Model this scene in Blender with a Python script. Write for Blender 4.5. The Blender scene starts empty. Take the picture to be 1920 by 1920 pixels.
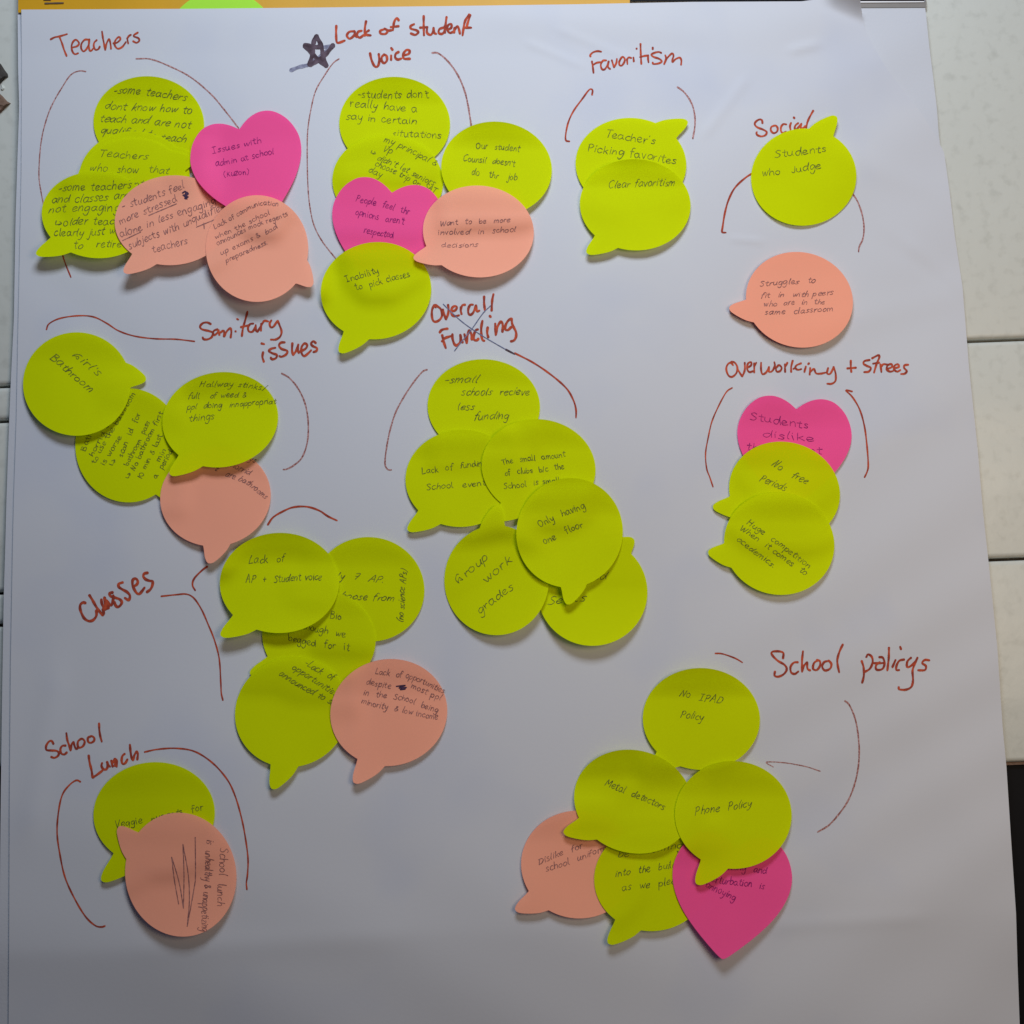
import bpy, math, random
import numpy as np
from mathutils import Vector, Matrix
random.seed(7)
rng = np.random.default_rng(7)
S = bpy.context.scene
COL = S.collection

# ---------------------------------------------------------------- camera
F = 2063.0                      # focal length in photo pixels (1920 wide)
D, PITCH, ROLL = 0.72, math.radians(7.0), math.radians(-2.16)
cp, sp = math.cos(PITCH), math.sin(PITCH)
CAM = Vector((0, -D*cp, -D*sp))
fw = Vector((0, cp, sp)); r0 = Vector((1, 0, 0)); u0 = Vector((0, -sp, cp))
rt = r0*math.cos(ROLL) + u0*math.sin(ROLL)
up = -r0*math.sin(ROLL) + u0*math.cos(ROLL)
cam = bpy.data.objects.new("camera", bpy.data.cameras.new("camera"))
COL.objects.link(cam)
cam.matrix_world = Matrix(((rt.x, up.x, -fw.x, CAM.x), (rt.y, up.y, -fw.y, CAM.y), (rt.z, up.z, -fw.z, CAM.z), (0, 0, 0, 1)))
cam.data.angle = 2*math.atan(960/F)
cam.data.clip_start, cam.data.clip_end = 0.01, 50
S.camera = cam

# ---------------------------------------------------------------- light
W = bpy.data.worlds.new("World"); S.world = W; W.use_nodes = True
bg = W.node_tree.nodes["Background"]
bg.inputs[0].default_value = (0.45, 0.62, 1.0, 1); bg.inputs[1].default_value = 0.06
def area(name, loc, target, sx, sy, power, color):
    l = bpy.data.lights.new(name, 'AREA'); l.shape = 'RECTANGLE'; l.size, l.size_y = sx, sy
    l.energy = power; l.color = color
    o = bpy.data.objects.new(name, l); COL.objects.link(o); o.location = loc
    o.rotation_euler = (Vector(target)-Vector(loc)).to_track_quat('-Z', 'Y').to_euler()
    return o
area("window_light", (0.03, -0.60, 0.70), (0.0, 0, 0.10), 0.38, 0.24, 6.75, (0.78, 0.865, 0.99))
area("room_light_warm", (0.42, -0.70, 0.0), (0.25, 0, -0.12), 0.34, 0.34, 2.35, (1.0, 0.77, 0.52))
S.view_settings.view_transform = 'Standard'; S.view_settings.look = 'None'
S.view_settings.exposure = 0.0; S.view_settings.gamma = 1.0

# ---------------------------------------------------------------- photo point -> point on (or h mm in front of) the wall
def at(px, py, h=0.0):
    """arrays ok; wall front is y=0, h in millimetres towards the viewer"""
    px = np.asarray(px, float); py = np.asarray(py, float); h = np.asarray(h, float)*0.001
    x = (px-960)/F; y = (960-py)/F
    dx = fw.x + x*rt.x + y*up.x; dy = fw.y + x*rt.y + y*up.y; dz = fw.z + x*rt.z + y*up.z
    t = (-h-CAM.y)/dy
    return np.stack([CAM.x+dx*t, CAM.y+dy*t, CAM.z+dz*t], -1)

# ---------------------------------------------------------------- materials
def mat(name, color, rough=0.7, var=0.04, scale=30, trans=0.0, bump=0.0, bscale=400, spec=0.3, tint=None, tscale=6, tamt=0.0):
    m = bpy.data.materials.new(name); m.use_nodes = True
    nt = m.node_tree; b = nt.nodes["Principled BSDF"]; L = nt.links
    b.inputs["Roughness"].default_value = rough
    b.inputs["Specular IOR Level"].default_value = spec
    tc = nt.nodes.new("ShaderNodeNewGeometry")
    n = nt.nodes.new("ShaderNodeTexNoise"); n.inputs["Scale"].default_value = scale; n.inputs["Detail"].default_value = 5
    L.new(tc.outputs["Position"], n.inputs["Vector"])
    mx = nt.nodes.new("ShaderNodeMix"); mx.data_type = 'RGBA'
    c = color
    mx.inputs[6].default_value = (c[0]*(1-var), c[1]*(1-var), c[2]*(1-var), 1)
    mx.inputs[7].default_value = (min(1, c[0]*(1+var)), min(1, c[1]*(1+var)), min(1, c[2]*(1+var)), 1)
    L.new(n.outputs["Fac"], mx.inputs[0])
    out = mx.outputs[2]
    if tint:
        n2 = nt.nodes.new("ShaderNodeTexNoise"); n2.inputs["Scale"].default_value = tscale; n2.inputs["Detail"].default_value = 3
        L.new(tc.outputs["Position"], n2.inputs["Vector"])
        r = nt.nodes.new("ShaderNodeMapRange"); r.inputs[1].default_value = 0.52; r.inputs[2].default_value = 0.75; r.inputs[4].default_value = tamt
        L.new(n2.outputs["Fac"], r.inputs[0])
        m2 = nt.nodes.new("ShaderNodeMix"); m2.data_type = 'RGBA'; m2.inputs[7].default_value = (*tint, 1)
        L.new(r.outputs[0], m2.inputs[0]); L.new(out, m2.inputs[6]); out = m2.outputs[2]
    L.new(out, b.inputs["Base Color"])
    if bump:
        nb = nt.nodes.new("ShaderNodeTexNoise"); nb.inputs["Scale"].default_value = bscale; nb.inputs["Detail"].default_value = 6
        L.new(tc.outputs["Position"], nb.inputs["Vector"])
        bp = nt.nodes.new("ShaderNodeBump"); bp.inputs["Strength"].default_value = bump; bp.inputs["Distance"].default_value = 0.001
        L.new(nb.outputs["Fac"], bp.inputs["Height"]); L.new(bp.outputs[0], b.inputs["Normal"])
    if trans > 0:
        t = nt.nodes.new("ShaderNodeBsdfTranslucent"); L.new(out, t.inputs[0])
        ms = nt.nodes.new("ShaderNodeMixShader"); ms.inputs[0].default_value = trans
        L.new(b.outputs[0], ms.inputs[1]); L.new(t.outputs[0], ms.inputs[2])
        L.new(ms.outputs[0], nt.nodes["Material Output"].inputs[0])
    return m
M = {}
M['paper'] = mat("poster_paper", (0.535, 0.55, 0.59), 0.62, 0.012, 9, 0.0, 0.03, 500, 0.25, (0.44, 0.475, 0.58), 9, 0.6)
M['back'] = mat("backing_paper", (0.52, 0.54, 0.585), 0.62, 0.012, 9, 0.0, 0.10, 700, 0.25)
M['lime'] = mat("lime_note_paper", (0.665, 0.78, 0.001), 0.7, 0.03, 25, 0.26, 0.05, 900, 0.04)
M['pink'] = mat("pink_note_paper", (1.0, 0.10, 0.34), 0.6, 0.0, 25, 0.22, 0.05, 900, 0.10)
M['peach'] = mat("peach_note_paper", (1.0, 0.43, 0.285), 0.6, 0.0, 25, 0.22, 0.05, 900, 0.10)
M['green'] = mat("green_note_paper", (0.42, 0.85, 0.06), 0.6, 0.03, 25, 0.2, 0.05, 900, 0.12)
M['orange'] = mat("orange_sheet_paper", (0.56, 0.29, 0.006), 0.5, 0.16, 14, 0.0, 0.05, 500, 0.3)
M['wall'] = mat("painted_wall", (0.535, 0.55, 0.505), 0.40, 0.03, 9, 0.0, 0.30, 70, 0.5, (0.36, 0.37, 0.33), 130, 0.38)
M['joint'] = mat("wall_joint", (0.05, 0.045, 0.04), 0.9, 0.3, 80)
M['black'] = mat("void_and_rail_black", (0.006, 0.006, 0.007), 0.6, 0.3, 60, spec=0.1)  # near-black colour stands for the unlit void; the rail strip shares it
M['brown'] = mat("broken_brown_edge", (0.16, 0.10, 0.07), 0.85, 0.4, 300, bump=0.8, bscale=500)
M['dark'] = mat("dark_broken_plaster", (0.045, 0.04, 0.035), 0.85, 0.4, 300, bump=0.8, bscale=500)
M['metal'] = mat("dull_metal", (0.22, 0.205, 0.19), 0.4, 0.08, 60, spec=0.6)
M['metal_highlight'] = mat("highlight_metal", (0.72, 0.72, 0.72), 0.35, 0.08, 60, spec=0.6)
M['steel'] = mat("staple_steel", (0.10, 0.07, 0.05), 0.35, 0.08, 60, spec=0.8)
def inkmat(name, c, c2, scale):
    m = bpy.data.materials.new(name); m.use_nodes = True
    nt = m.node_tree; b = nt.nodes["Principled BSDF"]; L = nt.links
    b.inputs["Roughness"].default_value = 0.75; b.inputs["Specular IOR Level"].default_value = 0.1
    g = nt.nodes.new("ShaderNodeNewGeometry")
    n = nt.nodes.new("ShaderNodeTexNoise"); n.inputs["Scale"].default_value = scale; n.inputs["Detail"].default_value = 4
    L.new(g.outputs["Position"], n.inputs["Vector"])
    r = nt.nodes.new("ShaderNodeMapRange"); r.inputs[1].default_value = 0.38; r.inputs[2].default_value = 0.66
    L.new(n.outputs["Fac"], r.inputs[0])
    mx = nt.nodes.new("ShaderNodeMix"); mx.data_type = 'RGBA'
    mx.inputs[6].default_value = (*c, 1); mx.inputs[7].default_value = (*c2, 1)
    L.new(r.outputs[0], mx.inputs[0]); L.new(mx.outputs[2], b.inputs["Base Color"])
    return m
M['marker'] = inkmat("red_brown_marker", (0.26, 0.042, 0.026), (0.52, 0.085, 0.035), 260)
M['dry'] = inkmat("dry_marker", (0.22, 0.07, 0.06), (0.52, 0.30, 0.29), 900)
M['star'] = inkmat("dark_purple_marker", (0.055, 0.035, 0.045), (0.12, 0.085, 0.11), 200)
M['starlight'] = inkmat("faded_purple_marker", (0.16, 0.16, 0.23), (0.30, 0.31, 0.40), 350)
M['blue'] = inkmat("blue_ballpoint", (0.09, 0.11, 0.20), (0.18, 0.20, 0.32), 700)
M['penlime'] = inkmat("grey_pen_on_lime", (0.08, 0.095, 0.02), (0.26, 0.31, 0.015), 600)
M['penpink'] = inkmat("purple_pen_on_pink", (0.20, 0.01, 0.11), (0.42, 0.03, 0.18), 600)
M['penpeach'] = inkmat("brown_pen_on_peach", (0.19, 0.08, 0.08), (0.42, 0.19, 0.16), 600)
M['pendark'] = inkmat("dark_pen", (0.035, 0.02, 0.05), (0.08, 0.04, 0.08), 600)

# ---------------------------------------------------------------- mesh helpers
def make(name, verts, faces, m, parent=None, smooth=True, origin=None, **props):
    verts = np.asarray(verts, float)
    me = bpy.data.meshes.new(name)
    if parent is not None:
        org = np.array(parent['_o']) if '_o' in parent else np.zeros(3)
    else:
        org = np.array(origin) if origin is not None else verts.mean(0)
    me.from_pydata((verts-org).tolist(), [], faces)
    me.materials.append(m)
    if smooth: me.polygons.foreach_set('use_smooth', [True]*len(me.polygons))
    me.update()
    if smooth: me.set_sharp_from_angle(angle=math.radians(50))
    o = bpy.data.objects.new(name, me); COL.objects.link(o)
    if parent is not None: o.parent = parent
    else:
        o.location = org; o['_o'] = org.tolist()
    for k, v in props.items(): o[k] = v
    return o

def catmull(pts, step=2.0):
    p = np.asarray(pts, float)
    if len(p) < 3:
        n = max(2, int(np.hypot(*(p[-1]-p[0]))/step)+1)
        t = np.linspace(0, 1, n)[:, None]
        return p[0]*(1-t)+p[-1]*t
    P = np.vstack([2*p[0]-p[1], p, 2*p[-1]-p[-2]]); out = []
    for i in range(1, len(P)-2):
        a, b, c, d = P[i-1], P[i], P[i+1], P[i+2]
        n = max(2, int(np.hypot(*(c-b))/step)+1)
        t = np.linspace(0, 1, n, endpoint=False)[:, None]
        out.append(0.5*((2*b)+(-a+c)*t+(2*a-5*b+4*c-d)*t**2+(-a+3*b-3*c+d)*t**3))
    out.append(P[-2][None]); return np.vstack(out)

class Ink:
    """ribbons of ink lying on a surface whose height (mm) is given by hf(px,py)"""
    def __init__(s, hf, lift=0.10): s.v = []; s.f = []; s.n = 0; s.hf = hf; s.lift = lift; s.k = 0
    def stroke(s, pts, w, step=2.0, taper=0.75):
        c = catmull(pts, step)
        if len(c) < 2: return
        keep = [0]+[i for i in range(1, len(c)) if np.hypot(*(c[i]-c[i-1])) > 1e-3]
        c = c[keep]
        if len(c) < 2: return
        d = np.gradient(c, axis=0); L = np.hypot(d[:, 0], d[:, 1])+1e-9; d /= L[:, None]
        c = np.vstack([c[0]-d[0]*w*0.35, c, c[-1]+d[-1]*w*0.35]); d = np.vstack([d[0], d, d[-1]])
        nrm = np.stack([-d[:, 1], d[:, 0]], 1)
        n = len(c); ww = np.full(n, w/2)*(1+0.12*np.sin(np.linspace(0, n*0.55, n)+s.k*1.7))
        ww[0] *= 0.45; ww[-1] *= 0.45*taper
        if n > 5: ww[-2] *= (taper+1)/2
        a = c+nrm*ww[:, None]; b = c-nrm*ww[:, None]
        z = s.lift+0.004*(s.k % 9)+np.linspace(0, 0.012, n)
        # height under both rims and centre so the ink follows the sheet
        ha = s.hf(a[:, 0], a[:, 1])+z; hb = s.hf(b[:, 0], b[:, 1])+z
        A = at(a[:, 0], a[:, 1], ha); B = at(b[:, 0], b[:, 1], hb)
        s.v += [A, B]; o = s.n
        for i in range(n-1): s.f.append((o+i, o+n+i, o+n+i+1, o+i+1))
        s.n += 2*n; s.k += 1
    def build(s, name, m, parent, **props):
        if s.n: return make(name, np.vstack(s.v), s.f, m, parent, smooth=False, **props)

# ---------------------------------------------------------------- single-stroke hand
GL = {
'a':(.88,"0.68,0.85 0.4,1 0.1,0.72 0.08,0.3 0.3,0 0.58,0.28 0.7,0.95 0.68,0.3 0.88,0.02"),
'b':(.8,"0.1,1.9 0.08,1 0.1,0.1 0.14,0.6 0.45,0.95 0.7,0.6 0.6,0.12 0.3,0 0.1,0.15"),
'c':(.7,"0.62,0.85 0.38,1 0.1,0.7 0.1,0.25 0.35,0 0.66,0.18"),
'd':(.88,"0.62,0.82 0.35,0.95 0.06,0.55 0.15,0.06 0.42,0.06 0.65,0.6 0.74,1.85 0.7,0.8 0.8,0"),
'e':(.76,"0.08,0.45 0.4,0.5 0.62,0.78 0.42,1 0.14,0.8 0.06,0.35 0.3,0 0.7,0.18"),
'f':(.6,"0.62,1.7 0.42,1.88 0.26,1.6 0.22,0.8 0.18,-0.15; 0,0.88 0.52,1"),
'g':(.82,"0.65,0.85 0.35,1 0.08,0.7 0.15,0.2 0.4,0.12 0.62,0.6 0.7,0.92 0.68,-0.1 0.55,-0.75 0.25,-0.8 0.08,-0.5"),
'h':(.78,"0.12,1.9 0.1,1 0.08,0 0.12,0.5 0.4,0.95 0.62,0.72 0.66,0"),
'i':(.34,"0.15,0.95 0.15,0;0.17,1.38 0.2,1.48"),
'j':(.45,"0.3,0.95 0.3,-0.4 0.15,-0.8 -0.1,-0.55;0.32,1.38 0.35,1.48"),
'k':(.75,"0.12,1.85 0.1,0;0.6,0.95 0.12,0.42;0.26,0.55 0.68,0"),
'l':(.36,"0.16,1.9 0.12,0.9 0.14,0.2 0.28,0"),
'm':(1.15,"0.08,0.95 0.08,0;0.08,0.5 0.3,0.95 0.48,0.75 0.48,0.05;0.5,0.5 0.74,0.95 0.92,0.72 0.96,0"),
'n':(.8,"0.08,0.95 0.08,0;0.1,0.5 0.38,0.95 0.6,0.72 0.64,0"),
'o':(.78,"0.4,1 0.1,0.75 0.08,0.25 0.35,0 0.64,0.25 0.64,0.75 0.36,0.98"),
'p':(.8,"0.1,0.95 0.08,-0.85;0.1,0.6 0.4,1 0.68,0.7 0.6,0.15 0.3,0.02 0.1,0.2"),
'q':(.82,"0.65,0.85 0.35,1 0.08,0.7 0.15,0.2 0.4,0.1 0.62,0.6 0.7,0.92 0.68,-0.3 0.68,-0.85"),
'r':(.6,"0.1,0.95 0.12,0;0.12,0.45 0.28,0.88 0.55,0.9"),
's':(.62,"0.55,0.85 0.35,1 0.12,0.8 0.3,0.55 0.5,0.3 0.38,0.02 0.04,0.1"),
't':(.62,"0.3,1.6 0.27,0.8 0.28,0.2 0.45,0 0.58,0.1;0.02,1.02 0.58,1.08"),
'u':(.82,"0.1,0.95 0.08,0.3 0.3,0 0.54,0.22 0.65,0.95 0.64,0.2 0.78,0"),
'v':(.7,"0.05,0.95 0.32,0 0.38,0.2 0.62,1"),
'w':(1.02,"0.05,0.95 0.25,0.02 0.48,0.8 0.5,0.75 0.68,0.02 0.92,1"),
'x':(.7,"0.05,0.95 0.6,0;0.58,0.98 0.05,0"),
'y':(.76,"0.08,0.95 0.14,0.4 0.35,0.2 0.58,0.5 0.66,0.95 0.58,0 0.42,-0.7 0.1,-0.75"),
'z':(.68,"0.08,0.92 0.58,0.95 0.06,0.05 0.62,0.05"),
'A':(1.05,"0.02,0 0.4,1.75 0.5,1.7 0.85,0;0.15,0.65 0.78,0.7"),
'B':(.95,"0.12,1.75 0.1,0;0.05,1.7 0.6,1.7 0.62,1.15 0.15,0.95 0.75,0.7 0.7,0.1 0.05,0"),
'C':(1.0,"0.85,1.5 0.55,1.75 0.12,1.2 0.08,0.5 0.4,0 0.9,0.25"),
'D':(1.0,"0.15,1.75 0.12,0;0.02,1.7 0.55,1.65 0.85,1.0 0.6,0.2 0.05,0"),
'F':(.85,"0.15,1.7 0.12,0;0.1,1.7 0.75,1.75;0.12,0.9 0.6,0.95"),
'G':(1.05,"0.6,1.55 0.4,1.75 0.05,1.0 0.15,0.1;0.1,0.3 0.5,0.95 0.62,0.6 0.7,0.2 0.45,0.45"),
'H':(1.0,"0.15,1.75 0.05,0;0.8,1.8 0.7,0;0.1,0.85 0.78,0.95"),
'I':(.75,"0.05,1.7 0.65,1.75;0.35,1.7 0.32,0;0.02,0 0.62,0.02"),
'J':(.7,"0.5,1.3 0.5,0.2 0.3,-0.1 0.05,0.15"),
'K':(.85,"0.15,1.5 0.12,0;0.65,1.35 0.15,0.65;0.25,0.7 0.72,0"),
'L':(.85,"0.15,1.8 0.1,0.9 0.08,0.02 0.12,0 0.72,0.1"),
'M':(1.25,"0.08,0 0.2,1.7 0.55,0.6 0.9,1.75 1.05,0"),
'N':(1.05,"0.05,0 0.25,1.7 0.3,1.6 0.6,0.1 0.66,0.2 0.85,1.8"),
'O':(1.1,"0.5,1.75 0.1,1.2 0.12,0.4 0.45,0 0.85,0.5 0.82,1.4 0.45,1.72"),
'P':(.88,"0.15,1.7 0.1,-0.05;0.02,1.5 0.4,1.8 0.72,1.35 0.5,0.8 0.14,0.75"),
'S':(.85,"0.7,1.5 0.45,1.75 0.15,1.4 0.4,0.95 0.7,0.5 0.45,0 0.05,0.15"),
'T':(.9,"0.02,1.6 0.85,1.7;0.45,1.65 0.42,0"),
'V':(.95,"0.05,1.7 0.4,0 0.45,0.1 0.85,1.75"),
'W':(1.3,"0.05,1.6 0.3,0 0.6,1.2 0.65,1.1 0.85,0 1.2,1.65"),
'0':(.85,"0.4,1.5 0.08,1 0.15,0.2 0.45,0 0.7,0.6 0.6,1.35 0.4,1.5"),
'1':(.4,"0.2,1.55 0.15,0"),
'7':(.8,"0.05,1.5 0.62,1.55 0.3,0;0.15,0.75 0.62,0.8"),
'-':(.6,"0.05,0.5 0.5,0.55"),
'.':(.35,"0.12,0.02 0.18,0.08"),
',':(.35,"0.18,0.1 0.08,-0.25"),
"'":(.28,"0.16,1.7 0.1,1.35"),
'(':(.5,"0.4,1.8 0.1,1.0 0.15,0.2 0.35,-0.2"),
')':(.5,"0.1,1.8 0.35,1.1 0.32,0.2 0.08,-0.2"),
'+':(.85,"0.1,0.7 0.7,0.75;0.42,1.3 0.38,0.15"),
'/':(.5,"0.45,1.8 0.05,-0.1"),
'&':(.95,"0.8,0.2 0.2,1.3 0.4,1.6 0.55,1.3 0.1,0.4 0.3,0 0.6,0.2 0.7,0.6"),
'>':(1.2,"0.1,1.1 0.08,0.4 0.3,0.35 0.95,0.5;0.65,0.9 0.98,0.5 0.6,0.15"),
' ':(.62,""),
}
GL = {k: (w, [[tuple(map(float, q.split(','))) for q in st.split()] for st in s.split(';') if st.strip()]) for k, (w, s) in GL.items()}

def write(ink, text, base, xh, pw, slant=0.08):
    """hand-letter `text` along the polyline base (photo points), x-height xh"""
    b = catmull(base, 3.0) if len(base) > 2 else np.array([base[0], base[1]], float)
    seg = np.hypot(*np.diff(b, axis=0).T); cum = np.r_[0, np.cumsum(seg)]; total = cum[-1]
    adv = sum(GL[c][0]+.07 for c in text); sx = total/adv
    r = random.Random(hash(text) % 1000 if False else sum(map(ord, text))*7+len(text))
    x = 0.0
    for c in text:
        w, strokes = GL[c]
        jy = (r.uniform(-0.08, 0.08)+0.10*math.sin(x*.55+len(text)))*xh; js = r.uniform(0.88, 1.1); jr = r.uniform(-0.09, 0.09); jx = r.uniform(-0.05, 0.05)
        for st in strokes:
            pts = []
            for gx, gy in st:
                gy2 = (gy if gy < 1 else 1+(gy-1)*.78)*js*.94; gx2 = gx+jx+(slant+jr)*gy
                gx2 += r.uniform(-.045, .045); gy2 += r.uniform(-.05, .05)
                d = (x+gx2)*sx
                dd = min(max(d, 0), total-1e-6)
                i = min(np.searchsorted(cum, dd, side='right')-1, len(seg)-1)
                t = (b[i+1]-b[i])/seg[i]; p = b[i]+t*(d-cum[i])
                n = np.array([t[1], -t[0]])
                pts.append(p+n*(gy2*xh+jy))
            ink.stroke(pts, pw*r.uniform(0.62, 0.92), step=1.6)
        x += w+.07

def parse(s, ox, oy, k):
    return [[(ox+float(a)/k, oy+float(b)/k) for a, b in (q.split(',') for q in st.split())] for st in s.split(';') if st.strip()]

# ================================================================ WALL
def px2wall(px, py):
    p = at(px, py); return float(p[0]), float(p[2])
wall = make("wall", [(-1.1, .009, -1.0), (1.1, .009, -1.0), (1.1, .009, 0.9), (-1.1, .009, 0.9)], [(0, 1, 2, 3)], M['joint'],
            origin=(0, .009, 0), kind='structure', label="off-white painted block wall behind the poster, with dark joints")
def block(x0, x1, z0, z1, b=0.0035, front=0.0):
    # rounded-edge block: rings from the joint plane to the face, face with a gentle grid
    ring = []
    def rect(ins, y, n=14):
        pts = []
        X0, X1, Z0, Z1 = x0+ins, x1-ins, z0+ins, z1-ins
        for i in range(n): pts.append((X0+(X1-X0)*i/n, Z0))
        for i in range(n): pts.append((X1, Z0+(Z1-Z0)*i/n))
        for i in range(n): pts.append((X1-(X1-X0)*i/n, Z1))
        for i in range(n): pts.append((X0, Z1-(Z1-Z0)*i/n))
        return [(px, y+0.0003*math.sin(px*170+pz*90), pz+0.0004*math.sin(px*260+z0*50)) for px, pz in pts]
    V = []
    for ins, y in ((0, .010), (0.0002, front+b), (b*.1, front+b*.45), (b*.45, front+b*.1), (b, front)): V += rect(ins, y)
    n = 56; Fc = []
    for k in range(4):
        for i in range(n): j = (i+1) % n; Fc.append((k*n+i, k*n+j, (k+1)*n+j, (k+1)*n+i))
    V.append(((x0+x1)/2, front, (z0+z1)/2)); c = len(V)-1
    for i in range(n): Fc.append((4*n+i, 4*n+(i+1) % n, c))
    return make("painted_block", V, Fc, M['wall'], wall, smooth=True)
zR = [px2wall(1870, y)[1] for y in (636, 1048, 1430)]
zL = [px2wall(8, y)[1] for y in (723, 788, 1111, 1171, 1437)]
xm = 0.02; g = 0.0008
block(xm+g, 1.05, zR[0]+g, 0.85)
block(xm+g, 1.05, zR[1]+g, zR[0]-g)
block(xm+g, 1.05, zR[2], zR[1]-g)
block(-1.05, xm-g, zL[0]+g, 0.85)
block(-1.05, xm-g, zL[1]+g, zL[0]-g)
block(-1.05, xm-g, zL[2]+g, zL[1]-g)
block(-1.05, xm-g, zL[3]+g, zL[2]-g)
block(-1.05, xm-g, zL[4], zL[3]-g)
# brown strip under the last course on the right
zb = zR[2]
V = [(xm, .002, zb-.0002), (1.05, .002, zb-.0002), (1.05, .002, zb-.002), (xm, .002, zb-.002), (xm, .01, zb-.002), (1.05, .01, zb-.002)]
make("brown_edge", V, [(0, 1, 2, 3), (3, 2, 5, 4)], M['brown'], wall, smooth=False)
# chipped corners at the left border
def lump(poly, h, m, name):
    c = np.mean(poly, 0); V = []; n = len(poly)
    P0 = at([p[0] for p in poly], [p[1] for p in poly], 0.0)
    q = [(c[0]+(p[0]-c[0])*.7+random.uniform(-1, 1), c[1]+(p[1]-c[1])*.7+random.uniform(-1, 1)) for p in poly]
    P1 = at([p[0] for p in q], [p[1] for p in q], [h*random.uniform(.7, 1.1) for _ in q])
    P2 = at([c[0]], [c[1]], [h*1.1])
    V = np.vstack([P0, P1, P2]); Fc = [(i, (i+1) % n, n+(i+1) % n, n+i) for i in range(n)]+[(n+i, n+(i+1) % n, 2*n) for i in range(n)]
    make(name, V, Fc, m, wall, smooth=False)
lump([(-60, 95), (-10, 112), (2, 120), (9, 131), (15, 139), (16, 145), (10, 147), (6, 152), (-4, 163), (-50, 170)], 4.0, M['dark'], "plaster_chip")
lump([(-50, 168), (-3, 173), (5, 180), (14, 190), (21, 194), (12, 200), (6, 208), (-4, 216), (-40, 225)], 3.5, M['brown'], "plaster_chip")
lump([(2, 158), (7, 160), (9, 166), (5, 170), (1, 167)], 1.2, M['wall'], "plaster_chip")
# black panel standing in for the dark, unlit void below the wall blocks
zk = zR[2]-.0025
V = [(-1.05, .004, -1.0), (1.05, .004, -1.0), (1.05, .004, zk), (-1.05, .004, zk), (-1.05, .0085, -1.0), (1.05, .0085, -1.0), (1.05, .0085, zk), (-1.05, .0085, zk)]
make("dark_void_panel", V, [(0, 1, 2, 3), (4, 7, 6, 5), (3, 2, 6, 7), (0, 4, 5, 1), (1, 5, 6, 2), (0, 3, 7, 4)], M['black'], smooth=False,
     label="black panel standing in for the dark gap under the painted wall blocks, beside the poster", category="dark gap")

# ================================================================ PAPER SHEETS
def sstep(x, a, b):
    t = np.clip((x-a)/(b-a), 0, 1); return t*t*(3-2*t)
def U(px, py):
    px = np.asarray(px, float); py = np.asarray(py, float)
    h = (0.55*np.sin(px/205+py/330+.5)+0.50*np.sin(px/330-py/190+2.1)+0.32*np.sin(px/128+py/151+1.0)
         + 0.22*np.sin(px/88-py/260+3.0)+0.16*np.sin(py/74+px/410))
    h = h*1.9+0.30*np.sin(px/47+py/33+2*np.sin(py/210))*sstep(px, 1100, 1700)+0.25*np.sin(py/38-px/95+1.5*np.sin(px/260))*sstep(py, 1350, 1800)+3.6
    # fold ridge near the foot: sheet swells out to it and falls back below
    cr = 1787-0.038*px+5*np.sin(px/160)
    dd = py-cr; soft = np.sqrt(dd*dd+260.0); lf = 1-sstep(px, 100, 1500)
    h = h+(3.0+3.6*lf)*sstep(py, 1150, 1740)-(0.012+0.030*lf)*(dd+soft)*0.5
    # a second softer step
    c2 = 1745+0.0*px
    # wrinkles upper right
    for (x0, y0, x1, y1, a, w) in ((1390, 160, 1330, 240, .35, 9), (1180, 110, 1060, 60, .18, 8), (1495, 92, 1520, 86, .5, 8), (1380, 448, 1420, 452, .3, 5),
                                  (1560, 280, 1700, 340, .35, 26), (1650, 120, 1760, 250, .4, 22), (1560, 610, 1840, 540, .35, 30), (1500, 180, 1420, 60, .3, 30),
                                  (1000, 85, 1080, 118, .22, 7), (1720, 470, 1780, 520, .4, 16), (1690, 470, 1740, 500, -.3, 20), (960, 30, 1300, 60, .3, 30),
                                  (300, 1775, 700, 1760, .2, 28), (1480, 1735, 1700, 1722, .2, 16), (100, 1300, 60, 1520, .5, 28), (1880, 700, 1500, 900, .3, 45),
                                  (1250, 500, 1360, 760, .3, 50), (80, 520, 220, 640, -.25, 40), (1700, 1300, 1850, 1600, .4, 60)):
        d = np.array([x1-x0, y1-y0], float); Ln = np.hypot(*d); d /= Ln
        s = (px-x0)*d[0]+(py-y0)*d[1]; q = -(px-x0)*d[1]+(py-y0)*d[0]
        e = np.where(s < 0, s, np.where(s > Ln, s-Ln, 0))
        h = h+1.5*a*np.exp(-(q/w)**2-(e/(w*2.2))**2)
    return h
def front(px, py):
    px = np.asarray(px, float); py = np.asarray(py, float)
    h = 1.5+U(px, py)+1.2*(1-sstep(py, 20, 110))
    h = h+1.2*np.exp(-(px-20)/50)*(px > -50)*0.3
    # upper right corner peels forward
    s = (px-1500)*0.5-(py-10)*1.0
    h = h+np.where((px > 1500), 0.0, 0)
    k = np.clip(((px-1520)*0.42-(py-2))/34, 0, 1.6)*sstep(px, 1515, 1570)
    return h+6.5*k**1.35
def interp_edge(pts, y):
    p = np.array(pts, float); return np.interp(y, p[:, 1], p[:, 0])
Lf = [(40, 18), (41, 120), (40, 330), (34, 620), (31, 780), (26, 930), (24, 1020), (20, 1250), (18, 1500), (17, 1787), (15, 2050)]
Lb = [(33, 22), (34, 130), (36, 200), (32, 320), (29, 420), (26, 600), (20, 720), (15, 850), (12, 940), (10, 1020), (7, 1120), (4, 1300), (2, 1450), (-1, 1700), (-3, 2050)]
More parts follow.
